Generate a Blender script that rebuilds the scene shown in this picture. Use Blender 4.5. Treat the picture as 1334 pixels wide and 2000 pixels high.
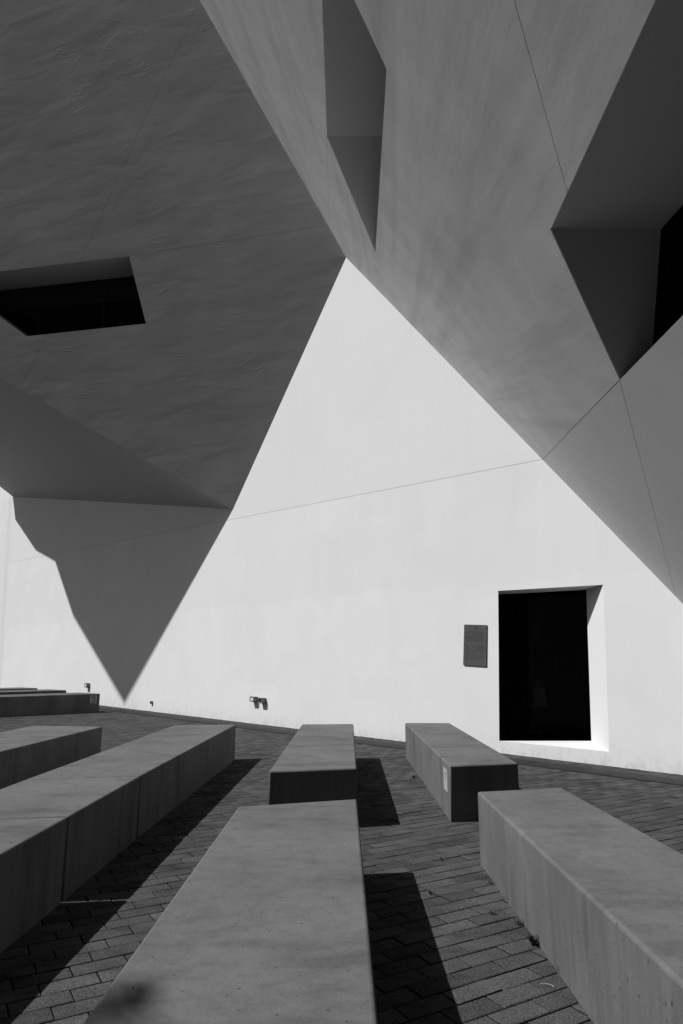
import bpy, bmesh, math, random
import numpy as np
from mathutils import Vector, Matrix
from mathutils.geometry import tessellate_polygon

random.seed(7)
RNG = np.random.default_rng(7)
for o in list(bpy.data.objects):
    bpy.data.objects.remove(o)
SC = bpy.context.scene
COL = SC.collection

# ------------------------------------------------------------------ camera, sky, sun, exposure
EYE, BENCH_H = 1.425, 0.475
FPX, HORIZON = 1333.0, 1283.0            # focal length and horizon row of the photograph, in its pixels
PITCH = math.atan((HORIZON - 1000.0) / FPX)
cam_data = bpy.data.cameras.new('camera')
cam_data.sensor_fit = 'VERTICAL'
cam_data.sensor_height = 36.0
cam_data.lens = 36.0 * FPX / 2000.0
cam_data.clip_start, cam_data.clip_end = 0.05, 2000.0
cam = bpy.data.objects.new('camera', cam_data)
COL.objects.link(cam)
cam.location = (0, 0, EYE)
cam.rotation_euler = (math.pi / 2 + PITCH, 0, 0)
SC.camera = cam

SUN = Vector((-0.63, -0.075, 0.77)).normalized()      # towards the sun
SUN_STRENGTH, SKY_STRENGTH = 5.0, 0.056
world = bpy.data.worlds.new('World')
SC.world = world
world.use_nodes = True
wn, wl = world.node_tree.nodes, world.node_tree.links
wn.clear()
sky = wn.new('ShaderNodeTexSky')
sky.sky_type = 'NISHITA'
sky.sun_disc = False
sky.sun_elevation = math.asin(SUN.z)
sky.sun_rotation = math.atan2(SUN.x, SUN.y)
grey = wn.new('ShaderNodeRGBToBW')                     # the photograph is black and white
bg = wn.new('ShaderNodeBackground')
bg.inputs['Strength'].default_value = SKY_STRENGTH
wo = wn.new('ShaderNodeOutputWorld')
wl.new(sky.outputs[0], grey.inputs[0])
wl.new(grey.outputs[0], bg.inputs['Color'])
wl.new(bg.outputs[0], wo.inputs['Surface'])

sl = bpy.data.lights.new('sun', 'SUN')
sl.energy = SUN_STRENGTH
sl.angle = math.radians(0.53)
sun = bpy.data.objects.new('sun', sl)
COL.objects.link(sun)
sun.rotation_euler = SUN.to_track_quat('Z', 'Y').to_euler()

vs = SC.view_settings
SC.display_settings.display_device = 'sRGB'
vs.view_transform, vs.look = 'Standard', 'None'
vs.exposure, vs.gamma = -0.37, 1.0
vs.use_curve_mapping = False
SC.render.engine = 'CYCLES'
SC.cycles.max_bounces = 8
SC.cycles.diffuse_bounces = 1

# ------------------------------------------------------------------ surveying: sight lines from the camera to real planes
V = Vector
CAM = V((0, 0, EYE))
FW = V((0, math.cos(PITCH), math.sin(PITCH)))
UP = V((0, -math.sin(PITCH), math.cos(PITCH)))
RT = V((1, 0, 0))
ZUP = V((0, 0, 1))

def ray(x, y):
    return (FW * FPX + RT * (x - 667) + UP * (1000 - y)).normalized()

def onp(px, n, q):
    d = ray(*px)
    return CAM + d * ((q - CAM).dot(n) / d.dot(n))

def ground(x, y, h=0.0):
    return onp((x, y), ZUP, V((0, 0, h)))

def toward(n, p):
    return n if n.dot(CAM - p) > 0 else -n

# ------------------------------------------------------------------ materials (procedural, neutral greys)
def mat(name, base, rough=0.85, var=0.08, scale=3.0, stretch=(1, 1, 1), bump=0.0, bump_scale=20.0, bump_dist=0.01,
        bump_stretch=None, fine=0.0, spec=0.3, dark_spots=0.0, streak=0.0, island=0.0, stain=0.0, axes=None, crease=0.0,
        patches=0.0, repaint_top=None, distort=0.0, streak_scale=9.0, fine_scale=140.0, foot_dirt=0.0):
    m = bpy.data.materials.new(name)
    m.use_nodes = True
    N, L = m.node_tree.nodes, m.node_tree.links
    b = N['Principled BSDF']
    b.inputs['Roughness'].default_value = rough
    b.inputs['Specular IOR Level'].default_value = spec
    geo = N.new('ShaderNodeNewGeometry')
    pos = geo.outputs['Position']
    raw = pos
    if axes:                                   # coordinates along the surface itself
        cmb = N.new('ShaderNodeCombineXYZ')
        for i, a in enumerate(axes):
            dt = N.new('ShaderNodeVectorMath')
            dt.operation = 'DOT_PRODUCT'
            dt.inputs[1].default_value = tuple(a)
            L.new(raw, dt.inputs[0])
            L.new(dt.outputs['Value'], cmb.inputs[i])
        pos = cmb.outputs[0]
    def noise(sc, st, detail=5.0, rgh=0.55):
        mp = N.new('ShaderNodeMapping')
        mp.inputs['Scale'].default_value = st
        L.new(pos, mp.inputs[0])
        n = N.new('ShaderNodeTexNoise')
        n.inputs['Scale'].default_value = sc
        n.inputs['Detail'].default_value = detail
        n.inputs['Roughness'].default_value = rgh
        n.inputs['Distortion'].default_value = distort
        L.new(mp.outputs[0], n.inputs['Vector'])
        return n.outputs['Fac']
    def ramp(v, lo, hi, a, c):
        r = N.new('ShaderNodeMapRange')
        r.inputs['From Min'].default_value, r.inputs['From Max'].default_value = lo, hi
        r.inputs['To Min'].default_value, r.inputs['To Max'].default_value = a, c
        L.new(v, r.inputs['Value'])
        return r.outputs[0]
    def mul(a, c):
        k = N.new('ShaderNodeMath')
        k.operation = 'MULTIPLY'
        for i, q in enumerate((a, c)):
            if isinstance(q, (int, float)):
                k.inputs[i].default_value = q
            else:
                L.new(q, k.inputs[i])
        return k.outputs[0]
    val = ramp(noise(scale, stretch), 0.25, 0.75, base * (1 - var), base * (1 + var))
    if fine:
        val = mul(val, ramp(noise(fine_scale, (1, 1, 1), 2.0), 0.3, 0.7, 1 - fine, 1 + fine))
    if dark_spots:
        val = mul(val, ramp(noise(38.0, (1, 1, 1), 1.0), 0.70, 0.76, 1.0, 1 - dark_spots))
    if streak:
        val = mul(val, ramp(noise(streak_scale, (1, 1, 0.06) if not axes else (1, 0.06, 1), 4.0), 0.45, 0.75, 1.0, 1 - streak))
    if stain:
        val = mul(val, ramp(noise(2.2, (0.9, 2.2, 0.4), 6.0, 0.62), 0.50, 0.66, 1.0, 1 - stain))
    if island:
        a = N.new('ShaderNodeObjectInfo')
        s = N.new('ShaderNodeMath'); s.operation = 'ADD'
        L.new(geo.outputs['Random Per Island'], s.inputs[0]); L.new(a.outputs['Random'], s.inputs[1])
        fr = N.new('ShaderNodeMath'); fr.operation = 'FRACT'
        L.new(s.outputs[0], fr.inputs[0])
        val = mul(val, ramp(fr.outputs[0], 0, 1, 1 - island, 1 + island))
    if patches:                                # roller patches of slightly different white
        for sc, amt in ((0.55, 1.0), (1.3, 0.7)):
            mp = N.new('ShaderNodeMapping')
            mp.inputs['Scale'].default_value = (1.0, 1.0, 0.7)
            nv = N.new('ShaderNodeTexNoise'); nv.inputs['Scale'].default_value = 3.0
            L.new(pos, nv.inputs['Vector'])
            ad = N.new('ShaderNodeMixRGB'); ad.blend_type = 'ADD'; ad.inputs[0].default_value = 0.06
            L.new(pos, ad.inputs[1]); L.new(nv.outputs['Color'], ad.inputs[2])
            L.new(ad.outputs[0], mp.inputs[0])
            vo = N.new('ShaderNodeTexVoronoi')
            vo.distance = 'CHEBYCHEV'
            vo.inputs['Scale'].default_value = sc
            vo.inputs['Randomness'].default_value = 0.9
            L.new(mp.outputs[0], vo.inputs['Vector'])
            sp = N.new('ShaderNodeSeparateColor')
            L.new(vo.outputs['Color'], sp.inputs[0])
            val = mul(val, ramp(sp.outputs[0], 0, 1, 1 - patches * amt, 1 + patches * amt * 0.4))
        if repaint_top:
            sx = N.new('ShaderNodeSeparateXYZ'); L.new(pos, sx.inputs[0])
            ad2 = N.new('ShaderNodeMath'); ad2.operation = 'ADD'
            L.new(sx.outputs[1], ad2.inputs[0]); L.new(ramp(noise(1.4, (1, 0.3, 1), 2.0), 0.3, 0.7, -0.12, 0.12), ad2.inputs[1])
            val = mul(val, ramp(ad2.outputs[0], repaint_top, repaint_top + 0.08, 1.0, 0.975))
    if foot_dirt:                              # splashes and scuffs just above the ground
        sz = N.new('ShaderNodeSeparateXYZ'); L.new(raw, sz.inputs[0])
        hgt_ = ramp(sz.outputs[2], 0.0, 0.38, 1.0, 0.0)
        spl = ramp(noise(11.0, (1, 0.7, 1), 5.0, 0.7), 0.45, 0.68, 0.15, 1.0)
        inv = N.new('ShaderNodeMath'); inv.operation = 'MULTIPLY_ADD'
        inv.inputs[1].default_value = -foot_dirt; inv.inputs[2].default_value = 1.0
        L.new(mul(mul(hgt_, hgt_), spl), inv.inputs[0])
        val = mul(val, inv.outputs[0])
    L.new(val, b.inputs['Base Color'])
    if bump:
        bp = N.new('ShaderNodeBump')
        bp.inputs['Strength'].default_value = bump
        bp.inputs['Distance'].default_value = bump_dist
        hgt = noise(bump_scale, bump_stretch or (1, 1, 1), 6.0, 0.6 if not crease else 0.45)
        if crease:                             # a few sharp trowel creases among broad undulations
            st = bump_stretch or (1, 1, 1)
            r_ = N.new('ShaderNodeMath'); r_.operation = 'SUBTRACT'; r_.inputs[1].default_value = 0.5
            L.new(noise(bump_scale * 1.3, st, 3.0), r_.inputs[0])
            ab = N.new('ShaderNodeMath'); ab.operation = 'ABSOLUTE'
            L.new(r_.outputs[0], ab.inputs[0])
            ln_ = ramp(ab.outputs[0], 0.0, 0.018, 1.0, 0.0)
            msk = ramp(noise(bump_scale * 1.1, (1.0, 1.2, 1.0), 2.0), 0.52, 0.66, 0.0, 1.0)
            s_ = N.new('ShaderNodeMath'); s_.operation = 'ADD'
            L.new(hgt, s_.inputs[0]); L.new(mul(mul(ln_, msk), crease), s_.inputs[1])
            hgt = s_.outputs[0]
        L.new(hgt, bp.inputs['Height'])
        L.new(bp.outputs[0], b.inputs['Normal'])
    m['val'] = 1
    return m

M = {}
M['plaster_back'] = mat('white_plaster_backing', 0.62, 0.9, 0.03, 0.8)
M['plaster_smooth'] = mat('smooth_white_plaster', 0.90, 0.9, 0.03, 1.6, bump=0.15, bump_scale=2.0, bump_dist=0.01)
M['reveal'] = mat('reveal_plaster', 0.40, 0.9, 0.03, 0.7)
M['soffit'] = mat('soffit_plaster_shaded', 0.48, 0.9, 0.03, 0.7)  # base lowered below the wall's white, putting the soffit's shade into its colour
M['joint'] = mat('joint_filler', 0.35, 0.95, 0.1, 6.0)
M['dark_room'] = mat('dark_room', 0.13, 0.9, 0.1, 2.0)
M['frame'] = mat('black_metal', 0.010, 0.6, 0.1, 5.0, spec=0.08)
M['concrete'] = mat('bench_concrete', 0.165, 0.85, 0.16, 1.7, fine=0.10, dark_spots=0.45, streak=0.17, stain=0.24,
                    bump=0.25, bump_scale=60.0, bump_dist=0.004, distort=0.15, streak_scale=14.0, spec=0.03)
M['paver'] = mat('grey_paver', 0.082, 0.95, 0.22, 5.0, fine=0.45, island=0.19, bump=0.6, bump_scale=150.0, bump_dist=0.003,
                 stain=0.30, dark_spots=0.3, spec=0.0, fine_scale=95.0)
M['stone'] = mat('dark_stone', 0.12, 0.9, 0.2, 1.5)
M['sand'] = mat('joint_sand', 0.012, 0.95, 0.3, 12.0, spec=0.0)
M['ground'] = mat('plaza_ground', 0.09, 0.9, 0.1, 1.0)
M['steel'] = mat('drain_metal', 0.045, 0.6, 0.2, 4.0)
M['pit'] = mat('drain_pit', 0.012, 0.9, 0.1, 4.0)
M['plaque'] = mat('plaque_metal', 0.085, 0.55, 0.12, 3.0)
M['ink'] = mat('plaque_lettering', 0.018, 0.6, 0.05, 3.0)
M['light_box'] = mat('painted_light_housing', 0.22, 0.6, 0.1, 8.0)
M['lens_pale'] = mat('frosted_lens', 0.75, 0.35, 0.03, 8.0)
M['lens_dark'] = mat('dark_lens', 0.02, 0.25, 0.03, 8.0)
M['paper'] = mat('pale_sticker', 0.42, 0.7, 0.04, 30.0)
M['sticker_ink'] = mat('sticker_print', 0.03, 0.7, 0.02, 30.0)
M['weed'] = mat('weed_leaf', 0.05, 0.8, 0.3, 40.0)
M['cloth'] = mat('dark_cloth', 0.012, 0.9, 0.2, 20.0)
M['skin'] = mat('skin', 0.20, 0.6, 0.05, 20.0)
M['hair'] = mat('dark_hair', 0.012, 0.6, 0.2, 60.0)
M['bag'] = mat('pale_cloth_bag', 0.75, 0.9, 0.06, 20.0)
M['shoe'] = mat('pale_shoe', 0.7, 0.7, 0.08, 20.0)

def glass_mat(name, tint, refl_rough=0.03):
    m = bpy.data.materials.new(name)
    m.use_nodes = True
    N, L = m.node_tree.nodes, m.node_tree.links
    N.clear()
    out = N.new('ShaderNodeOutputMaterial')
    mix = N.new('ShaderNodeMixShader')
    fr = N.new('ShaderNodeFresnel'); fr.inputs['IOR'].default_value = 1.35
    tr = N.new('ShaderNodeBsdfTransparent'); tr.inputs['Color'].default_value = (tint, tint, tint, 1)
    gl = N.new('ShaderNodeBsdfGlossy'); gl.inputs['Roughness'].default_value = refl_rough
    gl.inputs['Color'].default_value = (0.10, 0.10, 0.10, 1)
    L.new(fr.outputs[0], mix.inputs[0]); L.new(tr.outputs[0], mix.inputs[1]); L.new(gl.outputs[0], mix.inputs[2])
    L.new(mix.outputs[0], out.inputs['Surface'])
    return m
M['door_glass'] = glass_mat('tinted_door_glass', 0.68)
M['glass'] = glass_mat('tinted_window_glass', 0.10)

# ------------------------------------------------------------------ object helpers
def link(o):
    COL.objects.link(o)
    return o

def tag(o, label=None, cat=None, group=None, kind=None):
    for k, v in (('label', label), ('category', cat), ('group', group), ('kind', kind)):
        if v:
            o[k] = v
    return o

def empty(name, loc, label, cat, group=None):
    o = link(bpy.data.objects.new(name, None))
    o.location = loc
    o.empty_display_size = 0.2
    return tag(o, label, cat, group)

def origin(o):
    p = V((0, 0, 0))
    while o is not None:
        p += o.location
        o = o.parent
    return p

def mesh_obj(name, verts, faces, material, parent=None, loc=None, smooth=False):
    """verts in world coordinates; the object sits in its parent's frame (or at loc when it is top-level)"""
    base = origin(parent) if parent is not None else V(loc or (0, 0, 0))
    me = bpy.data.meshes.new(name)
    me.from_pydata([tuple(V(v) - base) for v in verts], [], faces)
    me.update()
    if smooth:
        me.polygons.foreach_set('use_smooth', [True] * len(me.polygons))
    if material:
        me.materials.append(material)
    o = link(bpy.data.objects.new(name, me))
    if parent is not None:
        o.parent = parent
    else:
        o.location = base
    return o

class Geo:
    def __init__(self):
        self.v, self.f = [], []
    def add(self, verts, faces):
        k = len(self.v)
        self.v += [V(p) for p in verts]
        self.f += [tuple(i + k for i in f) for f in faces]
    def prism(self, poly, vec, front=True, back=True, sides=True, hole=None):
        """planar polygon (with an optional hole) swept along vec; faces point outwards"""
        vec = V(vec)
        poly = [V(p) for p in poly]
        if newell(poly).dot(vec) > 0:
            poly = poly[::-1]                      # the front face looks against vec
        rings = [poly]
        if hole:
            hole = [V(p) for p in hole]
            if newell(hole).dot(newell(poly)) > 0:
                hole = hole[::-1]
            rings.append(hole)
        flat = [p for r in rings for p in r]
        n = len(flat)
        nrm = newell(poly)
        fs = []
        for t in tessellate_polygon(rings):
            t = tuple(t)
            if (flat[t[1]] - flat[t[0]]).cross(flat[t[2]] - flat[t[0]]).dot(nrm) < 0:
                t = t[::-1]
            if front:
                fs.append(t)
            if back:
                fs.append(tuple(i + n for i in t[::-1]))
        k = 0
        for r in rings:
            if sides:
                for i in range(len(r)):
                    j = (i + 1) % len(r)
                    fs.append((k + i, k + i + n, k + j + n, k + j))
            k += len(r)
        self.add(flat + [p + vec for p in flat], fs)
    def box(self, c, x, y, z):
        """box round centre c with half-axis vectors x, y, z"""
        c, x, y, z = V(c), V(x), V(y), V(z)
        p = [c + sx * x + sy * y + sz * z for sz in (-1, 1) for sy in (-1, 1) for sx in (-1, 1)]
        f = [(0, 2, 3, 1), (4, 5, 7, 6), (0, 1, 5, 4), (2, 6, 7, 3), (0, 4, 6, 2), (1, 3, 7, 5)]
        if x.cross(y).dot(z) < 0:
            f = [t[::-1] for t in f]
        self.add(p, f)
    def build(self, name, material, parent=None, loc=None, smooth=False):
        return mesh_obj(name, self.v, self.f, material, parent, loc, smooth)

def newell(poly):
    n = V((0, 0, 0))
    for i in range(len(poly)):
        a, b = V(poly[i]), V(poly[(i + 1) % len(poly)])
        n += V(((a.y - b.y) * (a.z + b.z), (a.z - b.z) * (a.x + b.x), (a.x - b.x) * (a.y + b.y)))
    return n.normalized()

def inset(poly, dist):
    """move edge i (from corner i to i+1) of a planar polygon inwards by dist[i]"""
    n = newell(poly)
    P = [V(p) for p in poly]
    k = len(P)
    lines = []
    for i in range(k):
        d = (P[(i + 1) % k] - P[i]).normalized()
        lines.append((P[i] + n.cross(d) * dist[i], d))
    out = []
    for i in range(k):
        p, d = lines[i - 1]
        q, e = lines[i]
        den = d.cross(e).dot(n)
        out.append(q if abs(den) < 1e-5 else p + d * ((q - p).cross(e).dot(n) / den))
    return out

def cross_at(p, d, q, e, n):
    """where the line p + d meets the line q + e, both in a plane with normal n"""
    return p + d * ((q - p).cross(e).dot(n) / d.cross(e).dot(n))

GAP, SKIN = 0.003, 0.008        # half width of an open plaster joint; thickness of the panels in front of the backing

def panel(poly, joints, n, material, parent, hole=None, gap=GAP):
    """a plaster panel: edges listed in joints stop short of the joint line"""
    ins = inset(poly, [gap if i in joints else 0.0 for i in range(len(poly))])
    g = Geo()
    g.prism(ins, n * -SKIN, back=False, hole=hole)
    return g.build('panel', material, parent)

# ------------------------------------------------------------------ the ground
tag(mesh_obj('ground', [(-600, -600, -0.09), (600, -600, -0.09), (600, 900, -0.09), (-600, 900, -0.09)], [(0, 1, 2, 3)],
             M['ground']), kind='structure')
pavement = tag(mesh_obj('pavement', [(-45, -12, -0.008), (45, -12, -0.008), (45, 60, -0.008), (-45, 60, -0.008)],
                        [(0, 1, 2, 3)], M['sand']), kind='structure')

# ------------------------------------------------------------------ the building: white wall with the doorway
B0, B1 = ground(200, 1378), ground(1329, 1513)
WT = (B1 - B0).normalized()                     # along the foot of the wall, to the right
WH = V((WT.y, -WT.x, 0))
if WH.y > 0:
    WH = -WH
TAU = math.radians(4)                           # the wall leans back a little
WN = (WH * math.cos(TAU) + ZUP * math.sin(TAU)).normalized()
WU = WN.cross(WT)
if WU.z < 0:
    WU = -WU
wallp = lambda x, y: onp((x, y), WN, B0)
P0, T = wallp(455, 995), wallp(676, 503)
R1, R2 = wallp(1060, 897), wallp(1334, 1180)
CT = wallp(25, 970)
CB = wallp(3, 1330)
CU = (CT - CB).normalized()
CB = CB - CU * (CB.z / CU.z)
building = empty('angular_building', (0, 20, 0),
                 'white plastered angular building of leaning blocks with one dark doorway', 'building')

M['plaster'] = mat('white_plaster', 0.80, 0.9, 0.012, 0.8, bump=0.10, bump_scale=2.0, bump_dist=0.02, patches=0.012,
                   axes=(WT, WU, WN))
M['plaster_low'] = mat('repainted_white_plaster', 0.845, 0.9, 0.012, 0.9, bump=0.10, bump_scale=2.0, bump_dist=0.02, patches=0.028, streak=0.022, streak_scale=2.5, foot_dirt=0.28,
                       axes=(WT, WU, WN), repaint_top=WU.dot(wallp(700, 1165)))
far = B1 + WT * 7.0
low_l, low_r = CB - CU * 0.2, far - WU * 0.2
top_l, top_r = CB + CU * 13.0, far + WU * 13.0
JL, JR = wallp(450, 1015), wallp(1060, 897)
jd = (JR - JL).normalized()
j_l, j_r = cross_at(JL, jd, CB, CU, WN), cross_at(JL, jd, far, WU, WN)
door = [wallp(975, 1447), wallp(1190, 1468), wallp(1178, 1142), wallp(973, 1154)]
g = Geo()
g.prism([p - WN * SKIN for p in (low_l, low_r, top_r, top_l)], WN * -0.05, hole=[p - WN * SKIN + WT * dx + WU * dy for p, dx, dy in zip(door, (-0.9, 0.9, 0.9, -0.9), (-0.08, -0.08, 0.5, 0.5))])
white_wall = g.build('white_wall', M['plaster_back'], building)
panel([low_l, low_r, j_r, j_l], {2}, WN, M['plaster_low'], white_wall, hole=door, gap=0.0035)
panel([j_l, j_r, top_r, top_l], {0}, WN, M['plaster'], white_wall)
# the wall beyond the corner: a narrow chamfer, then a second face
cd = V((-0.84, 0.54, 0)).normalized()
sd = V((-0.76, 0.65, 0)).normalized()
g = Geo()
a0, a1 = low_l + WN * -0.002, top_l + WN * -0.002
b0_, b1_ = a0 + cd * 0.3, a1 + cd * 0.3
c0, c1 = b0_ + sd * 14, b1_ + sd * 14
back = V((0.5, 0.8, 0))
g.prism([a0, b0_, b1_, a1], back * 0.3)
g.build('corner_strip', M['plaster'], white_wall)
g = Geo()
g.prism([b0_, c0, c1, b1_], back * 0.3)
g.build('side_wall', M['plaster_low'], white_wall)
# splayed reveal round the doorway, dark glass and the room behind it
DEP = 0.42
q = B0 - WN * DEP
inner = [onp((966, 1447), WN, q), onp((1155, 1447), WN, q), onp((1145, 1152), WN, q), onp((966, 1161.4), WN, q)]
g = Geo()
for i in range(4):
    j = (i + 1) % 4
    g.add([door[i], door[j], inner[j], inner[i]], [(0, 1, 2, 3)])
doorway = g.build('door_reveal', M['plaster'], white_wall)
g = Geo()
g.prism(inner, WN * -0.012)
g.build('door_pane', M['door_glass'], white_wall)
g = Geo()
fl_z = inner[0].z - 0.02
rl, rr = inner[0] - WT * 1.2, inner[1] + WT * 1.2
rl.z = rr.z = fl_z
deep = WH * -4.0
o1 = -WN * 0.02
hi = ZUP * 3.4
pl = [rl + o1, rr + o1, rr + deep, rl + deep]
pu = [p + hi for p in pl]
g.add(pl + pu, [(0, 1, 2, 3), (4, 7, 6, 5), (1, 5, 6, 2), (2, 6, 7, 3), (3, 7, 4, 0)])
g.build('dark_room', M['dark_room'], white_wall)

# ------------------------------------------------------------------ the leaning block over the left of the wall
TIP = wallp(243, 1375)
n1 = (TIP - P0).cross(SUN)                       # the edge whose shadow runs down the wall to this tip
n2 = ray(455, 995).cross(ray(0, 738))
E0 = n1.cross(n2).normalized()
if E0.x > 0:
    E0 = -E0
LF = toward(E0.cross(T - P0).normalized(), P0)
LS = toward(E0.cross(CT - P0).normalized(), P0)
def under(x, y):                                  # soffit corner that throws its shadow on this spot of the wall
    s = wallp(x, y)
    return s + SUN * ((P0 - s).dot(LS) / SUN.dot(LS))
chain = [under(*c) for c in ((243, 1375), (143, 1203), (108, 1097), (70, 1075), (30, 1015))] + [CT]
P1 = chain[0]
SW = (T - P0) * 3.0
lfp = lambda x, y: onp((x, y), LF, P0)
win = [lfp(-105, 542), lfp(252, 500), lfp(285, 632), lfp(50, 657)]         # Wd Wa Wb Wc
inn = -LF * SKIN
g = Geo()
s_poly = [P0 + inn, P1 + inn] + chain[1:]
m_ = len(s_poly)
tp = [p + SW for p in s_poly]
g.add(s_poly, [t if (s_poly[t[1]] - s_poly[t[0]]).cross(s_poly[t[2]] - s_poly[t[0]]).dot(LS) > 0 else t[::-1]
               for t in [tuple(t) for t in tessellate_polygon([s_poly])]])
g.add(tp, [t if (tp[t[1]] - tp[t[0]]).cross(tp[t[2]] - tp[t[0]]).dot(LS) < 0 else t[::-1]
           for t in [tuple(t) for t in tessellate_polygon([tp])]])
for i in range(1, m_ - 1):
    g.add([s_poly[i], s_poly[i + 1], tp[i + 1], tp[i]], [(0, 1, 2, 3)])
front = [s_poly[0], s_poly[1], tp[1], tp[0]]
g.prism(front, LF * -0.02, back=False, sides=False, hole=[p + inn for p in win])
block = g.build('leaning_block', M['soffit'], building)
# its front panels
H1a, H1b = lfp(640, 440), win[1]
hd = (H1b - H1a).normalized()
V1a, V1b = lfp(385, 10), lfp(45, 752)
vd = (V1b - V1a).normalized()
PT, PK = P0 + SW, P1 + SW
side = (T - P0).normalized()
h_r = cross_at(H1a, hd, P0, side, LF)
wl_d = (win[0] - win[1]).normalized()
h_e = cross_at(win[1], wl_d, P0, E0, LF)
v_top = cross_at(V1a, vd, PT, E0, LF)
v_w1 = cross_at(V1a, vd, win[0], wl_d, LF)
v_w2 = cross_at(V1a, vd, win[3], (win[2] - win[3]).normalized(), LF)
v_e = cross_at(V1a, vd, P0, E0, LF)
wa = (lfp(600, 558) - lfp(450, 580)).normalized()
wavy = mat('trowelled_plaster_shaded', 0.41, 0.9, 0.10, 0.5, bump=0.28, bump_scale=0.6, bump_dist=0.05, axes=(wa, LF.cross(wa), LF),
           bump_stretch=(0.9, 2.4, 1), crease=0.12, distort=0.35)  # same white plaster, base darkened to carry this face's shade
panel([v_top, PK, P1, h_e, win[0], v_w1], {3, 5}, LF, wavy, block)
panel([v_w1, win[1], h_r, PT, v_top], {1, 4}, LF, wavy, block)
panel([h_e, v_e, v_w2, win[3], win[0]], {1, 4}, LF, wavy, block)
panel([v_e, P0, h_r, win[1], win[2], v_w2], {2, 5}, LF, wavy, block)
# the slot window: deep reveal, black header, glass between thin mullions
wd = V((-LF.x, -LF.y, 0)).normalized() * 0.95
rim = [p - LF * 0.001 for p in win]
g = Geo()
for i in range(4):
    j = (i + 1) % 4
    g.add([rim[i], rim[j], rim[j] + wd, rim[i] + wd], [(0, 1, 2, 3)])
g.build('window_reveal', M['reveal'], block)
wi = [p + wd for p in rim]
wn_ = newell(wi)
wn_ = wn_ if wn_.dot(CAM - wi[0]) > 0 else -wn_
ux = (wi[1] - wi[0]).normalized()
uy = wn_.cross(ux)
if uy.z < 0:
    uy = -uy
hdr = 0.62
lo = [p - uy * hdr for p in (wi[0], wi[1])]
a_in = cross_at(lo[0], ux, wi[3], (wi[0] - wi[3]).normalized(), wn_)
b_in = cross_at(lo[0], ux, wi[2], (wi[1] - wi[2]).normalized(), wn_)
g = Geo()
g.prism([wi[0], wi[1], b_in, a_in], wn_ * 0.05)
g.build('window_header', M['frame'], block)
wpx = lambda x, y: onp((x, y), wn_, wi[0])
cuts = []
for (xa, ya), (xb, yb) in (((80, 588), (76, 655)), ((207, 570), (203, 640))):
    a, b = wpx(xa, ya), wpx(xb, yb)
    d = (b - a).normalized()
    cuts.append((cross_at(a, d, lo[0], ux, wn_), cross_at(a, d, wi[3], (wi[2] - wi[3]).normalized(), wn_), d))
for pa in ([a_in, cuts[0][0], cuts[0][1], wi[3]], [cuts[0][0], cuts[1][0], cuts[1][1], cuts[0][1]], [cuts[1][0], b_in, wi[2], cuts[1][1]]):
    g = Geo()
    g.prism(pa, wn_ * -0.02)
    g.build('window_pane', M['glass'], block)
for a, b, d in cuts:
    g = Geo()
    g.box((a + b) / 2, (a - b) / 2, wn_.cross(d) * 0.035, wn_ * 0.05)
    g.build('mullion', M['frame'], block)
g = Geo()
ci = sum(wi, V((0, 0, 0))) / 4
bk = [ci + (p - ci) * 1.0 for p in wi]
g.prism([p - wn_ * 0.03 for p in bk], wn_ * -2.5, front=False)
for i, f in enumerate(g.f):
    g.f[i] = f[::-1]
g.build('window_room', M['dark_room'], block)

# ------------------------------------------------------------------ the tilted block over the right of the wall
LAM = 0.575
LP = lfp(390, 0)
LP = CAM + (LP - CAM) * LAM
RN = toward((LP - T).cross(R2 - T).normalized(), T)
rp = lambda x, y: onp((x, y), RN, T)
rd = (R2 - T).normalized()
RG = T + rd * ((-0.2 - T.z) / rd.z)
px = dict(E4=(643.6, 446), S2=(638, 267), S12=(635.6, 204), J4=(412, -330), LT=(202, -330), S1=(622, -149), UP=(610, -330),
          TR=(810, 641), JS=(735, 462), S3=(733, 493), S4=(755, 135), W3=(1210, 742), W2=(1075, 448), V3=(1108, 375),
          J3=(913, -330), W1=(1371, -200), UW=(1371, -330), W4=(1480, 465), B1=(1620, 322), UR=(1620, -330), J2=(1321, 1167))
Q = {k: rp(*v) for k, v in px.items()}
Q['T'], Q['R1'], Q['RG'] = T, R1, RG
# corners on the wall line are put exactly on it
for k in ('TR', 'R1', 'J2'):
    Q[k] = T + rd * (Q[k] - T).dot(rd)
panels = [
    (['E4', 'S2', 'S12', 'J4', 'LT'], {0, 2}),
    (['S12', 'S1', 'UP', 'J4'], {3}),
    (['T', 'TR', 'JS', 'S3', 'S2', 'E4'], {1, 4}),
    (['UP', 'S1', 'S4', 'JS', 'TR', 'R1', 'W3', 'W2', 'V3', 'J3'], {3, 5, 8}),
    (['V3', 'W1', 'UW', 'J3'], {3}),
    (['UW', 'W1', 'W4', 'B1', 'UR'], {2}),
    (['R1', 'J2', 'W3'], {1, 2}),
    (['W3', 'J2', 'RG', 'B1', 'W4'], {0, 3}),
]
sa = (rp(812, 512) - rp(839, 358)).normalized()
M['plaster_streaky'] = mat('streaked_white_plaster', 0.93, 0.9, 0.09, 1.6, streak=0.20, streak_scale=3.4, bump=0.24, bump_scale=1.3,
                           bump_dist=0.02, bump_stretch=(1, 0.3, 1), axes=(RN.cross(sa), sa, RN), distort=0.1)
XD = V((1, 0, 0))
DEPTH = 2.6
g = Geo()
for names, _ in panels:
    g.prism([Q[n] - RN * SKIN for n in names], XD * DEPTH)
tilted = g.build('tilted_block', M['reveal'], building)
for k, (names, js) in enumerate(panels):
    panel([Q[n] for n in names], js, RN, M['plaster_streaky'] if k < 6 else M['plaster_smooth'], tilted, gap=0.0035)
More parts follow.
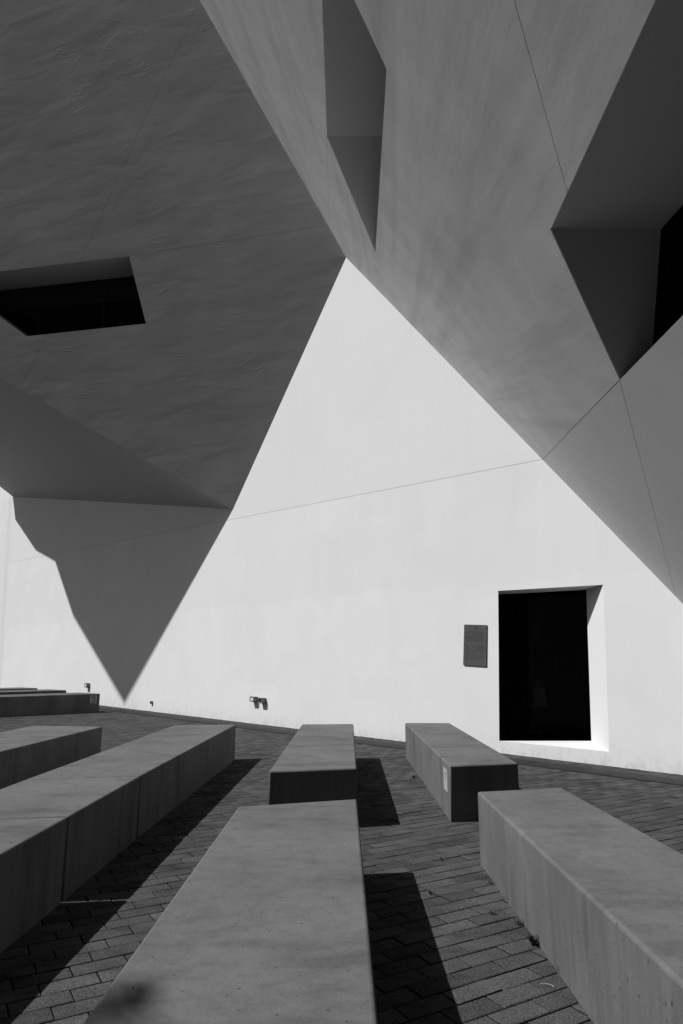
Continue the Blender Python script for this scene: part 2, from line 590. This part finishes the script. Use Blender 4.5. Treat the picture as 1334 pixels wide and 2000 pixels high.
# unseen dark extension of the block, added over the camera to cut sky light
gdir = RN.cross(ZUP).normalized()
if gdir.y > 0:
    gdir = -gdir
udir = RN.cross(gdir).normalized()
if udir.z < 0:
    udir = -udir
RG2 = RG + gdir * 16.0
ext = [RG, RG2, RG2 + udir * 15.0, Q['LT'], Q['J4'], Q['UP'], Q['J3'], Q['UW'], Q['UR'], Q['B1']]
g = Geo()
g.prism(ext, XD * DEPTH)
g.build('sky_blocking_overhang', M['frame'], tilted)
# its window pane, set back in an upright plane
W = [Q['W1'], Q['W2'], Q['W3'], Q['W4']]
def along_x(p, x):                                # how far along XD until the picture column x
    a = ray(x, 500)
    n = a.cross(UP)
    return (CAM - p).dot(n) / XD.dot(n)
G1 = Q['W2'] + XD * along_x(Q['W2'], 1291)
G2 = Q['W3'] + XD * along_x(Q['W3'], 1270)
rn = (Q['W1'] - Q['W2']).cross(XD).normalized()
G3 = onp((1334, 400), rn, Q['W2'])
gn = toward((G2 - G1).cross(G3 - G1).normalized(), G1)
pane = [p + XD * ((G1 - p).dot(gn) / XD.dot(gn)) for p in W]
g = Geo()
g.prism(pane, gn * -0.02)
g.build('window_pane', M['glass'], tilted)
g = Geo()
g.prism([p - gn * 0.03 for p in pane], XD * 1.5, front=False)
for i, f in enumerate(g.f):
    g.f[i] = f[::-1]
g.build('window_room', M['dark_room'], tilted)

# ------------------------------------------------------------------ slotted drain along the foot of the wall
drain = empty('drain_channel', B0 + WH * 0.57, 'long dark slotted metal drain running along the foot of the white wall', 'drain')
s0, s1, SEG = -3.0, 19.5, 0.75
def wp(s, d, z=0.0):
    return V((B0.x, B0.y, 0)) + WT * s + WH * d + ZUP * z
g = Geo()
g.add([wp(s0, 0.40, 0.005), wp(s1, 0.40, 0.005), wp(s1, 0.76, 0.005), wp(s0, 0.76, 0.005)], [(0, 3, 2, 1)])
g.build('channel', M['pit'], drain)
NB = 6
rim_me = bar_me = None
for k in range(int((s1 - s0) / SEG)):
    a = s0 + k * SEG
    c = wp(a + SEG / 2, 0.58, 0.006)
    if rim_me is None:
        g = Geo()
        for d in (0.407, 0.753):
            g.box(wp(a + SEG / 2, d, 0.010), WT * (SEG / 2 - 0.004), WH * 0.012, ZUP * 0.006)
        for s in (a + 0.012, a + SEG - 0.012):
            g.box(wp(s, 0.58, 0.011), WT * 0.008, WH * 0.158, ZUP * 0.005)
        grate = g.build('grate', M['steel'], drain)
        grate.data.transform(Matrix.Translation(origin(drain) - c))
        rim_me = grate.data
    else:
        grate = link(bpy.data.objects.new('grate', rim_me))
        grate.parent = drain
    grate.location = c - origin(drain)
    for b in range(NB):
        d = 0.445 + b * (0.715 - 0.445) / (NB - 1)
        cb = wp(a + SEG / 2, d, 0.013)
        if bar_me is None:
            g = Geo()
            g.box((0, 0, 0), WT * (SEG / 2 - 0.022), WH * 0.012, ZUP * 0.007)
            bar = g.build('bar', M['steel'])
            bar.location = (0, 0, 0)
            bar_me = bar.data
        else:
            bar = link(bpy.data.objects.new('bar', bar_me))
        bar.parent = grate
        bar.location = cb - c

# ------------------------------------------------------------------ concrete benches
BENCHES = []
def bench(corners, label, group='concrete block benches', bev=0.016):
    """corners of the top, in world x, y, anticlockwise from above"""
    cx = sum(c[0] for c in corners) / len(corners)
    cy = sum(c[1] for c in corners) / len(corners)
    bm = bmesh.new()
    lo_ = [bm.verts.new((x - cx, y - cy, -0.03)) for x, y in corners]
    hi_ = [bm.verts.new((x - cx, y - cy, BENCH_H)) for x, y in corners]
    n = len(corners)
    bm.faces.new(hi_)
    bm.faces.new(lo_[::-1])
    for i in range(n):
        bm.faces.new((lo_[i], lo_[(i + 1) % n], hi_[(i + 1) % n], hi_[i]))
    bm.faces.ensure_lookup_table()
    bm.normal_update()
    if bm.faces[0].normal.z < 0:
        bmesh.ops.reverse_faces(bm, faces=bm.faces)
    es = [e for e in bm.edges if max(v.co.z for v in e.verts) > 0]
    bmesh.ops.bevel(bm, geom=es, offset=bev, segments=3, profile=0.5, affect='EDGES')
    me = bpy.data.meshes.new('concrete_bench')
    bm.to_mesh(me)
    bm.free()
    me.polygons.foreach_set('use_smooth', [p.area < 0.2 for p in me.polygons])
    me.materials.append(M['concrete'])
    o = link(bpy.data.objects.new('concrete_bench', me))
    o.location = (cx, cy, 0)
    BENCHES.append(corners)
    return tag(o, label, 'bench', group)

bench([(-2.55, 1.5), (-1.72, 1.6), (-1.660, 4.437), (-2.53, 4.316)], 'nearest block of the long three block bench at the left edge')
bench([(-2.53, 4.334), (-1.660, 4.455), (-1.641, 5.895), (-2.509, 5.715)], 'short middle block of the long three block bench, between two joints')
bench([(-2.509, 5.725), (-1.641, 5.905), (-1.516, 10.228), (-2.38, 10.152)], 'farthest and longest block of the three block bench left of centre')
bench([(-0.70, 0.95), (0.096, 0.95), (0.105, 4.979), (-0.672, 4.734)], 'large pale topped concrete bench in the bottom centre foreground')
bench([(-0.618, 6.136), (0.134, 6.300), (0.171, 10.304), (-0.569, 10.266)], 'concrete bench behind the foreground one with a black shaded near end')
bench_d = bench([(0.967, 6.444), (1.616, 6.585), (1.589, 10.461), (0.934, 10.461)], 'concrete bench before the doorway with a pale sticker on its side')
bench([(1.03, 0.9), (1.77, 0.9), (1.638, 5.392), (0.979, 5.234)], 'large concrete bench with streaked sunlit side in the bottom right corner')
bench([(-4.60, 6.0), (-3.60, 5.9), (-3.328, 9.933), (-4.363, 10.078)], 'concrete bench behind the three block bench at the left edge')
gd = V((0.79, 0.61, 0)).normalized()
gp = V((-0.61, 0.79, 0)).normalized()
def far_bench(nr, length, label):
    nr = V((nr[0], nr[1], 0))
    return bench([tuple(p[:2]) for p in (nr - gd * length, nr, nr + gp * 0.95 - gd * 0.25, nr + gp * 0.95 - gd * length)], label, bev=0.02)
bench_g = far_bench((-6.38, 18.66), 5.0, 'distant dark sided bench with a round symbol sticker near its right end')
far_bench((-8.02, 20.56), 5.0, 'middle of the three distant stacked looking benches at far left')
far_bench((-9.44, 21.90), 6.0, 'farthest and topmost of the three distant benches at far left')

# ------------------------------------------------------------------ paving: running bond, laid askew
PA = math.radians(30.5)
pr, pc_ = V((math.cos(PA), math.sin(PA), 0)), V((math.sin(PA), -math.cos(PA), 0))
PL, PW = 0.252, 0.121
anchor = ground(904, 1959)
def inside(pt, poly):
    x, y = pt
    c = False
    for i in range(len(poly)):
        (x1, y1), (x2, y2) = poly[i], poly[i - 1]
        if (y1 > y) != (y2 > y) and x < (x2 - x1) * (y - y1) / (y2 - y1) + x1:
            c = not c
    return c
cent = []
for r in range(-260, 130):
    for k in range(-110, 110):
        s = (k + (0.5 if r % 2 else 0.0)) * PL + 0.02 * math.sin(r * 1.7)
        c = anchor + pr * s + pc_ * (r * PW + PW / 2)
        if c.y < 0.6 or c.y > 33 or abs(c.x) > 0.60 * c.y + 3.0:
            continue
        if (c - B0).dot(WH) < -0.12 or c.x < -16:
            continue
        if c.y > 16 and c.x < -8 - 0.5 * (c.y - 16):
            pass
        cent.append(c)
def paver_verts(gx=0.0028, gy=0.0042, ch=0.0035, dep=0.03):
    hx, hy = PL / 2 - gx, PW / 2 - gy
    top = [(-hx + ch, -hy + ch, 0), (hx - ch, -hy + ch, 0), (hx - ch, hy - ch, 0), (-hx + ch, hy - ch, 0)]
    mid = [(-hx, -hy, -ch * 0.9), (hx, -hy, -ch * 0.9), (hx, hy, -ch * 0.9), (-hx, hy, -ch * 0.9)]
    return top + mid
PV = np.array(paver_verts())
PF = [(0, 1, 2, 3), (4, 5, 1, 0), (5, 6, 2, 1), (6, 7, 3, 2), (7, 4, 0, 3)]
ROT = np.array([[pr.x, -pr.y, 0], [pr.y, pr.x, 0], [0, 0, 1]])
def seen(c):
    d = c - CAM
    z = d.dot(FW)
    x, y = 667 + FPX * d.dot(RT) / z, 1000 - FPX * d.dot(UP) / z
    if not (-15 < x < 1349 and y < 2020):
        return False
    for t in range(1, 15):
        p = CAM + d * (1 - t / 14 * BENCH_H / EYE)
        if any(inside((p.x, p.y), b) for b in BENCHES):
            return False
    return True
order = sorted(range(len(cent)), key=lambda i: cent[i].length)
single = set()
for i in order:
    if len(single) >= 300:
        break
    if seen(cent[i]):
        single.add(i)
variants = []
for v in range(6):
    me = bpy.data.meshes.new('paver')
    pv = PV + np.c_[RNG.normal(0, 0.0007, (8, 2)), RNG.normal(0, 0.0006, 8)]
    me.from_pydata([tuple(p) for p in pv], [], PF)
    me.materials.append(M['paver'])
    variants.append(me)
def wobble():
    return random.gauss(0, 0.0010), random.gauss(0, 0.005), random.gauss(0, 0.006), random.gauss(0, 0.004)
n_f = len(cent) - len(single)
fv = np.zeros((n_f * 8, 3))
k = 0
base = origin(pavement)
for i, c in enumerate(cent):
    dz, rz, rx, ry = wobble()
    if i in single:
        o = link(bpy.data.objects.new('paver', variants[i % 6]))
        o.parent = pavement
        o.location = (c.x - base.x, c.y - base.y, dz - base.z)
        o.rotation_euler = (rx, ry, PA + rz)
    else:
        p = PV.copy()
        p[:, 2] += p[:, 1] * rx - p[:, 0] * ry + dz
        fv[k * 8:k * 8 + 8] = p @ ROT.T + np.array([c.x, c.y, 0])
        k += 1
ff = (np.array(PF)[None] + 8 * np.arange(n_f)[:, None, None]).reshape(-1, 4)
me = bpy.data.meshes.new('paver_field')
me.vertices.add(len(fv)); me.vertices.foreach_set('co', (fv - np.array(base)).ravel())
me.loops.add(ff.size); me.loops.foreach_set('vertex_index', ff.ravel().astype(np.int32))
me.polygons.add(len(ff)); me.polygons.foreach_set('loop_start', np.arange(0, ff.size, 4).astype(np.int32))
me.update(calc_edges=True)
me.validate()
me.materials.append(M['paver'])
fo = link(bpy.data.objects.new('paver_field', me))
fo.parent = pavement
fo['kind'] = 'stuff'

# ------------------------------------------------------------------ plaque by the doorway
pq = [wallp(906, 1299), wallp(951, 1302), wallp(952, 1221), wallp(908, 1220)]
plaque = Geo()
plaque.prism([p + WN * 0.02 for p in pq], WN * -0.02, back=False)
plaque = plaque.build('plaque', M['plaque'], None, loc=pq[0])
tag(plaque, 'dark metal plaque with small lettering on the white wall beside the doorway', 'plaque')
def on_quad(qd, u, v, lift):
    a = qd[3].lerp(qd[2], u)
    b = qd[0].lerp(qd[1], u)
    return a.lerp(b, v) + WN * (0.02 + lift)
def flat_marks(quads, name, material, parent, qd):
    g = Geo()
    for c4 in quads:
        g.add([on_quad(qd, u, v, 0.0015) for u, v in c4], [(0, 1, 2, 3)])
    return g.build(name, material, parent)
marks = []
def word(u0, u1, v, h, rnd):
    x = u0
    while x < u1 - 0.008:
        w_ = rnd.uniform(0.010, 0.020)
        t = rnd.random()
        hh = h * (0.62 if t < 0.6 else 1.0)
        marks.append([(x, v), (x + w_ * 0.36, v), (x + w_ * 0.36, v - hh), (x, v - hh)])
        if t < 0.75:
            y = v - (hh if t < 0.4 else 0.0)
            marks.append([(x, y + h * 0.2), (x + w_ * 0.9, y + h * 0.2), (x + w_ * 0.9, y), (x, y)])
        x += w_ + 0.006
rnd = random.Random(3)
lines = [(0.195, [(.08, .18), (.23, .33), (.40, .56), (.60, .74), (.78, .90)], .030), (0.248, [(.08, .23), (.28, .33), (.38, .47), (.52, .57), (.60, .90)], .030),
         (0.30, [(.08, .44), (.48, .60), (.66, .90)], .028), (0.352, [(.08, .16), (.19, .50), (.52, .90)], .030), (0.405, [(.08, .10), (.16, .35), (.42, .87)], .030),
         (0.515, [(.09, .20), (.26, .30), (.36, .52), (.60, .71), (.76, .90)], .022), (0.563, [(.09, .24), (.28, .52), (.55, .90)], .022), (0.612, [(.09, .32), (.38, .42), (.52, .90)], .022),
         (0.66, [(.09, .34), (.40, .62), (.68, .78), (.83, .89)], .022), (0.71, [(.09, .22), (.27, .34), (.38, .52), (.56, .58), (.68, .90)], .022),
         (0.76, [(.09, .26), (.34, .40), (.47, .50), (.57, .64), (.70, .90)], .022), (0.808, [(.09, .34), (.37, .48), (.52, .88)], .022), (0.852, [(.09, .28), (.31, .48), (.52, .66)], .020)]
for v, ws, h in lines:
    for u0, u1 in ws:
        word(u0, u1, v, h, rnd)
flat_marks(marks, 'lettering', M['ink'], plaque, pq)
g = Geo()
em = [(.46, .075), (.60, .048), (.575, .098), (.55, .115), (.545, .092)]
g.add([on_quad(pq, u, v, 0.0015) for u, v in em], [(0, 1, 2, 3, 4)])
g.build('emblem', M['ink'], plaque)

# ------------------------------------------------------------------ stickers on two benches
def sticker(parent, o, ax, up, n, w, h, name='sticker'):
    g = Geo()
    g.box(o + n * 0.0015, ax * (w / 2), up * (h / 2), n * 0.0015)
    return g.build(name, M['paper'], parent)
def ring(g, c, ax, up, r0, r1, a0=0.0, a1=2 * math.pi, n=20):
    p0 = []
    for i in range(n + 1):
        a = a0 + (a1 - a0) * i / n
        d = ax * math.cos(a) + up * math.sin(a)
        p0 += [c + d * r0, c + d * r1]
    g.add(p0, [(2 * i, 2 * i + 1, 2 * i + 3, 2 * i + 2) for i in range(n)])
fn = V((0.61, -0.79, 0)).normalized()
fa = V((-8.305 + 6.38, 17.169 - 18.66, 0)).normalized() * -1
fn = V((gd.y, -gd.x, 0))
sc = V((-6.38, 18.66, 0)) - gd * 0.17 + ZUP * 0.345
st = sticker(bench_g, sc, gd, ZUP, fn, 0.17, 0.21)
g = Geo()
cc = sc + fn * 0.0045
ring(g, cc + ZUP * 0.045, gd, ZUP, 0.028, 0.046)
ring(g, cc - ZUP * 0.042, gd, ZUP, 0.026, 0.044, math.pi * 0.95, math.pi * 2.45)
g.build('symbol', M['sticker_ink'], st)
la, lb = V((0.967, 6.444, 0)), V((0.934, 10.461, 0))
ld = (lb - la).normalized()
ln = V((-ld.y, ld.x, 0))
if ln.x > 0:
    ln = -ln
sc = la + ld * 0.25 + ZUP * 0.315
st = sticker(bench_d, sc, ld, ZUP, ln, 0.22, 0.19)
g = Geo()
cc = sc + ln * 0.0045
g.box(cc + ZUP * 0.05, ld * 0.035, ZUP * 0.003, ln * 0.0005)
g.box(cc + ZUP * 0.05, ld * 0.004, ZUP * 0.022, ln * 0.0005)
g.box(cc + ZUP * 0.012, ld * 0.03, ZUP * 0.0025, ln * 0.0005)
g.build('symbol', M['sticker_ink'], st)

# ------------------------------------------------------------------ small floodlights low on the wall
def wall_light(x, y, w, h, lens, label, group=None):
    c = wallp(x, y)
    t = empty('wall_light', c, label, 'light', group)
    g = Geo()
    dpt = 0.10
    f4 = [c + WT * (sx * w / 2) + WU * (sy * h / 2) for sx, sy in ((-1, -1), (1, -1), (1, 1), (-1, 1))]
    g.prism([p + WN * dpt for p in f4], WN * -dpt)
    hs = g.build('housing', M['light_box'], t)
    g = Geo()
    for sx, sy, ax, by in ((0, 1, w / 2, 0.008), (0, -1, w / 2, 0.008), (1, 0, 0.008, h / 2 - 0.016), (-1, 0, 0.008, h / 2 - 0.016)):
        g.box(c + WN * (dpt + 0.006) + WT * (sx * (w / 2 - 0.008)) + WU * (sy * (h / 2 - 0.008)), WT * ax, WU * by, WN * 0.006)
    g.build('frame', M['light_box'], hs)
    g = Geo()
    g.box(c + WN * (dpt + 0.002), WT * (w / 2 - 0.018), WU * (h / 2 - 0.018), WN * 0.002)
    g.build('lens', M[lens], t)
    g = Geo()
    g.box(c + WN * (dpt * 0.5) - WU * (h / 2 + 0.006), WT * (w * 0.3), WU * 0.006, WN * 0.03)
    g.build('bracket', M['frame'], hs)
wall_light(499.5, 1365.5, 0.15, 0.105, 'lens_pale', 'small wall floodlight with pale lens, left one of the close pair', 'wall floodlights')
wall_light(516, 1368, 0.15, 0.105, 'lens_dark', 'small wall floodlight with black lens, right one of the close pair', 'wall floodlights')
wall_light(173.5, 1338.5, 0.16, 0.13, 'lens_pale', 'lone small wall floodlight above the distant benches', 'wall floodlights')
c = wallp(297.5, 1372)
g = Geo()
g.prism([c + WN * 0.05 + WT * (sx * 0.035) + WU * (sy * 0.035) for sx, sy in ((-1, -1), (1, -1), (1, 1), (-1, 1))], WN * -0.05)
cb = g.build('outlet_box', M['light_box'], None, loc=c)
tag(cb, 'tiny grey outlet box low on the white wall right of the shadow tip', 'outlet box')
g = Geo()
g.box(c + WN * 0.054, WT * 0.027, WU * 0.027, WN * 0.004)
g.build('cover', M['lens_dark'], cb)

# ------------------------------------------------------------------ unseen building added behind the camera to keep sky light off the shade
opp = empty('sky_blocking_building', (-8, -12, 0), 'added unseen dark building behind the camera that cuts sky light', 'building')
g = Geo()
g.box((-8, -14, 5.5), (14, 0, 0), (0, 4, 0), (0, 0, 5.5))
g.build('wall', M['stone'], opp)
for iz in range(2):
    for ix in range(7):
        cx_ = -19 + ix * 3.6
        g = Geo()
        g.box((cx_, -9.98, 2.6 + iz * 4.2), (0.8, 0, 0), (0, 0.04, 0), (0, 0, 1.3))
        wf = g.build('window', M['frame'], opp)
        g = Geo()
        g.box((cx_, -9.93, 2.6 + iz * 4.2), (0.7, 0, 0), (0, 0.015, 0), (0, 0, 1.2))
        g.build('pane', M['glass'], wf)
g = Geo()
g.box((-8, -14, 11.15), (14.2, 0, 0), (0, 4.2, 0), (0, 0, 0.15))
g.build('cornice', M['stone'], opp)

# ------------------------------------------------------------------ weeds and a twig in the paving joints
def weed(p, n, h, label, group='weeds in the paving joints'):
    g = Geo()
    for i in range(n):
        a = random.uniform(0, 2 * math.pi)
        d = V((math.cos(a), math.sin(a), 0))
        s = V((-d.y, d.x, 0))
        l = h * random.uniform(0.5, 1.0)
        o_ = p + d * random.uniform(0, 0.012)
        tip_ = o_ + d * l * random.uniform(0.3, 0.9) + ZUP * l * random.uniform(0.5, 1.0)
        mid_ = o_.lerp(tip_, 0.55) + ZUP * l * 0.12
        w_ = h * random.uniform(0.05, 0.11)
        g.add([o_ - s * w_ * 0.5, o_ + s * w_ * 0.5, mid_ + s * w_, mid_ - s * w_, tip_], [(0, 1, 2, 3), (3, 2, 4)])
    return tag(g.build('weed', M['weed'], None, loc=p), label, 'weed', group)
weed(ground(1044, 1846), 34, 0.075, 'largest dark grass tuft at the foot of the streaked right foreground bench')
weed(ground(963, 1787), 16, 0.035, 'low dark weed in a joint left of the large grass tuft')
weed(ground(960, 1728), 14, 0.035, 'small weed beside the upper end of the right foreground bench')
weed(ground(844, 1748), 12, 0.045, 'upright little sprout beside the shadow of the foreground bench')
weed(ground(864, 1680), 16, 0.03, 'flat weed in the gap between the foreground shadow and the right bench')
weed(ground(1098, 1905), 16, 0.045, 'grass blades at the foot of the right bench near the bottom of the picture')
weed(ground(1012, 1806), 14, 0.04, 'thin weed at the foot of the right bench just above the large tuft')
weed(ground(808, 1520), 16, 0.06, 'dark weed at the far foot of the bench with the pale sticker')
c = ground(1070, 1924, 0.008)
pts = [c + V((-0.028, 0.012, 0)), c + V((-0.006, 0.006, 0.004)), c + V((0.016, -0.008, 0.003)), c + V((0.02, -0.02, 0))]
g = Geo()
for a, b in zip(pts[:-1], pts[1:]):
    d = (b - a).normalized()
    s = d.cross(ZUP).normalized()
    g.box((a + b) / 2, (b - a) * 0.52, s * 0.0011, s.cross(d) * 0.0011)
tag(g.build('twig', M['paper'], None, loc=c), 'pale bent dry twig on the paving by the right foreground bench', 'twig')

# ------------------------------------------------------------------ people standing in the dark room behind the door glass
def skin_body(name, pts, edges, parent, material, root=0, sub=2):
    me = bpy.data.meshes.new(name)
    me.from_pydata([p[:3] for p in pts], edges, [])
    o = link(bpy.data.objects.new(name, me))
    o.parent = parent
    md = o.modifiers.new('skin', 'SKIN')
    md.use_smooth_shade = True
    lay = me.skin_vertices[0] if me.skin_vertices else None
    if lay is None:
        bpy.context.view_layer.objects.active = o
        lay = me.skin_vertices[0]
    for i, p in enumerate(pts):
        r = p[3]
        lay.data[i].radius = r if isinstance(r, tuple) else (r, r)
        lay.data[i].use_root = (i == root)
    ss = o.modifiers.new('sub', 'SUBSURF')
    ss.levels = ss.render_levels = sub
    me.materials.append(material)
    return o
def hand(parent, wrist, d, side):
    """palm and five bent fingers hanging along d"""
    d = V(d).normalized()
    s = V(side).normalized()
    n = d.cross(s).normalized()
    w = V(wrist)
    pts = [(*w, 0.026), (*(w + d * 0.05), (0.036, 0.016)), (*(w + d * 0.085), (0.036, 0.014))]
    ed = [(0, 1), (1, 2)]
    for i, (off_, ln_) in enumerate(((-0.03, 0.062), (-0.01, 0.075), (0.01, 0.072), (0.03, 0.056))):
        k = len(pts)
        b0 = w + d * 0.085 + s * off_
        pts += [(*b0, 0.0095), (*(b0 + d * ln_ * 0.5 + n * 0.006), 0.009), (*(b0 + d * ln_ * 0.85 + n * 0.024), 0.0075)]
        ed += [(2, k), (k, k + 1), (k + 1, k + 2)]
    k = len(pts)
    b0 = w + d * 0.03 + s * -0.03
    pts += [(*b0, 0.012), (*(b0 + d * 0.03 + s * -0.022), 0.011), (*(b0 + d * 0.06 + s * -0.026), 0.009)]
    ed += [(1, k), (k, k + 1), (k + 1, k + 2)]
    return skin_body('hand', pts, ed, parent, M['skin'], 0, 1)
def person(feet, yaw, h, label, stride=0.22, coat=False, bend=0.0):
    root = empty('person', feet, label, 'person', None)
    root.rotation_euler = (0, 0, yaw)
    root.scale = (h / 1.75,) * 3
    st = stride
    hem = 0.155 if coat else 0.125
    P = [(0, 0, 0.97, (hem, 0.155)), (0.0, 0, 1.15, (0.115, 0.145)), (0.015, 0, 1.34, (0.125, 0.17)), (0.0, 0, 1.46, (0.075, 0.10)),
         (0.02, 0, 1.53, 0.052), (0.035, 0, 1.58, 0.05),
         (0.0, 0.10, 0.90, 0.095), (st * 0.55, 0.10, 0.52, 0.062), (st * 0.72, 0.10, 0.28, 0.056), (st * 0.8, 0.10, 0.09, 0.042), (st * 0.8 + 0.10, 0.10, 0.04, 0.036),
         (0.0, -0.10, 0.90, 0.095), (-st * 0.35, -0.10, 0.51, 0.062), (-st * 0.8, -0.10, 0.28, 0.056), (-st, -0.10, 0.09, 0.042), (-st + 0.10, -0.10, 0.04, 0.036),
         (0.0, 0.19, 1.41, 0.068), (0.02, 0.245, 1.14, 0.05), (0.10, 0.25, 0.92, 0.036),
         (0.0, -0.19, 1.41, 0.068), (-0.05, -0.245, 1.14, 0.05), (0.06, -0.25, 0.91, 0.036)]
    Ed = [(0, 1), (1, 2), (2, 3), (3, 4), (4, 5), (0, 6), (6, 7), (7, 8), (8, 9), (9, 10), (0, 11), (11, 12), (12, 13), (13, 14), (14, 15),
          (2, 16), (16, 17), (17, 18), (2, 19), (19, 20), (20, 21)]
    skin_body('body', P, Ed, root, M['cloth'])
    bm = bmesh.new()
    bmesh.ops.create_uvsphere(bm, u_segments=24, v_segments=18, radius=1.0)
    for v in bm.verts:
        x, y, z = v.co
        sx = 0.095 * (1 + 0.08 * z)
        nx, ny, nz = x * sx, y * 0.074 * (1 + 0.1 * z), z * 0.118
        if x > 0.3:                                # face: jaw, nose, eye sockets, mouth
            nz -= 0.008 * max(0, -z)
            nx += 0.024 * math.exp(-(y / 0.16) ** 2 - ((z + 0.12) / 0.2) ** 2)
            for sy in (-0.38, 0.38):
                nx -= 0.010 * math.exp(-((y - sy) / 0.16) ** 2 - ((z - 0.06) / 0.12) ** 2)
            nx -= 0.006 * math.exp(-(y / 0.3) ** 2 - ((z + 0.45) / 0.06) ** 2)
        if abs(y) > 0.9 and abs(z) < 0.35 and abs(x) < 0.3:
            ny *= 1.16
        v.co = (nx + 0.05, ny, nz + 1.665)
    me = bpy.data.meshes.new('head')
    bm.to_mesh(me); bm.free()
    me.polygons.foreach_set('use_smooth', [True] * len(me.polygons))
    me.materials.append(M['skin'])
    hd = link(bpy.data.objects.new('head', me)); hd.parent = root
    bm = bmesh.new()
    bmesh.ops.create_icosphere(bm, subdivisions=3, radius=1.0)
    for v in list(bm.verts):
        x, y, z = v.co
        k = 1 + 0.05 * math.sin(17 * x + 3) * math.sin(19 * y) * math.sin(15 * z + 1)
        v.co = (x * 0.118 * k + 0.028, y * 0.098 * k, z * 0.118 * k + 1.70)
    bmesh.ops.delete(bm, geom=[v for v in bm.verts if v.co.x > 0.085 and v.co.z < 1.74], context='VERTS')
    me = bpy.data.meshes.new('hair')
    bm.to_mesh(me); bm.free()
    me.polygons.foreach_set('use_smooth', [True] * len(me.polygons))
    me.materials.append(M['hair'])
    hr = link(bpy.data.objects.new('hair', me)); hr.parent = hd
    hand(root, (0.10, 0.25, 0.92), (0.25, 0.02, -1), (1, 0, 0))
    hand(root, (0.06, -0.25, 0.91), (0.3, -0.02, -1), (1, 0, 0))
    for sx, sy in ((st * 0.8, 0.10), (-st, -0.10)):
        bm = bmesh.new()
        bmesh.ops.create_cube(bm, size=1.0)
        for v in bm.verts:
            x, y, z = v.co
            v.co = (sx + 0.055 + x * 0.27, sy + y * (0.085 if x > 0 else 0.07), max(0.002, 0.045 + z * (0.075 if x > 0 else 0.095)))
        bmesh.ops.bevel(bm, geom=bm.edges[:], offset=0.02, segments=2, affect='EDGES')
        me = bpy.data.meshes.new('shoe')
        bm.to_mesh(me); bm.free()
        me.materials.append(M['shoe'])
        sh = link(bpy.data.objects.new('shoe', me)); sh.parent = root
    return root
FZ = fl_z
fp = ground(1068, 1434, FZ)
yaw = math.atan2(-0.05, -1.0)
person(fp, yaw, 1.90, 'person in dark clothes and pale shoes stepping left behind the dark door glass')
fp2 = ground(1010, 1402, FZ)
person(fp2, yaw + 0.5, 1.75, 'second person in dark clothes standing farther back in the dark doorway', 0.05)
# the pale cloth bag in the first person's hand
g = Geo()
hb = fp + V((-0.165, -0.27, 0.91))
pr4 = [(-0.10, -0.42, 0.035), (0.10, -0.41, 0.035), (0.085, -0.10, 0.02), (-0.085, -0.10, 0.02)]
vs_ = [hb + V((x, -t, z)) for x, z, t in pr4] + [hb + V((x, t, z)) for x, z, t in pr4]
g.add(vs_, [(0, 1, 2, 3), (7, 6, 5, 4), (0, 4, 5, 1), (1, 5, 6, 2), (2, 6, 7, 3), (3, 7, 4, 0)])
bagr = tag(g.build('cloth_bag', M['bag'], None, loc=hb), 'pale cloth bag hanging from the hand of the person behind the door glass', 'bag')
g = Geo()
for sx in (-1, 1):
    a, b = hb + V((sx * 0.05, 0, -0.10)), hb + V((sx * 0.012, 0, 0.02))
    g.box((a + b) / 2, (b - a) / 2, V((0.008, 0, 0.003)), V((0, 0.004, 0)))
g.box(hb + V((0, 0, 0.02)), V((0.014, 0, 0)), V((0, 0.004, 0)), V((0, 0, 0.006)))
g.build('strap', M['bag'], bagr)

# ------------------------------------------------------------------ the palm left of the camera, whose frond tips shade the foreground bench
pc0 = V((-1.33, 1.74, BENCH_H)) + SUN * 9.6
palm = empty('palm_tree', (pc0.x, pc0.y, 0), 'slender palm tree whose frond shadows fall on the foreground bench', 'tree')
def tube(g, pts, rads, n=8):
    k0 = len(g.v)
    vs_, fs_ = [], []
    for p, r in zip(pts, rads):
        for i in range(n):
            a = 2 * math.pi * i / n
            vs_.append(p + V((math.cos(a) * r, math.sin(a) * r, 0)))
    for j in range(len(pts) - 1):
        for i in range(n):
            fs_.append((j * n + i, j * n + (i + 1) % n, (j + 1) * n + (i + 1) % n, (j + 1) * n + i))
    g.add(vs_, fs_)
g = Geo()
tube(g, [V((pc0.x + 0.05 * math.sin(i), pc0.y, pc0.z * i / 9)) for i in range(10)], [0.17 - 0.008 * i + 0.01 * (i % 2) for i in range(10)], 10)
g.build('trunk', M['stone'], palm)
rp_ = random.Random(5)
for i in range(13):
    az = 2 * math.pi * i / 13 + rp_.uniform(-0.15, 0.15)
    d = V((math.cos(az), math.sin(az), 0))
    s = V((-d.y, d.x, 0))
    ln_ = rp_.uniform(0.75, 1.05)
    g = Geo()
    spine = []
    for j in range(9):
        t = j / 8
        spine.append(pc0 + d * ln_ * t + ZUP * (0.35 * math.sin(t * 2.0) - 0.45 * t * t))
    for j in range(8):
        a, b = spine[j], spine[j + 1]
        g.add([a - s * 0.012, a + s * 0.012, b + s * 0.009, b - s * 0.009], [(0, 1, 2, 3)])
        for sg in (-1, 1):
            for q_ in (0.2, 0.7):
                o_ = a.lerp(b, q_)
                l = 0.30 * math.sin(math.pi * min(1, 0.15 + (j + q_) / 9))
                tipp = o_ + s * sg * l + d * l * 0.5 - ZUP * l * 0.3
                g.add([o_, o_ + d * 0.045, tipp], [(0, 1, 2)])
    g.build('frond', M['weed'], palm)
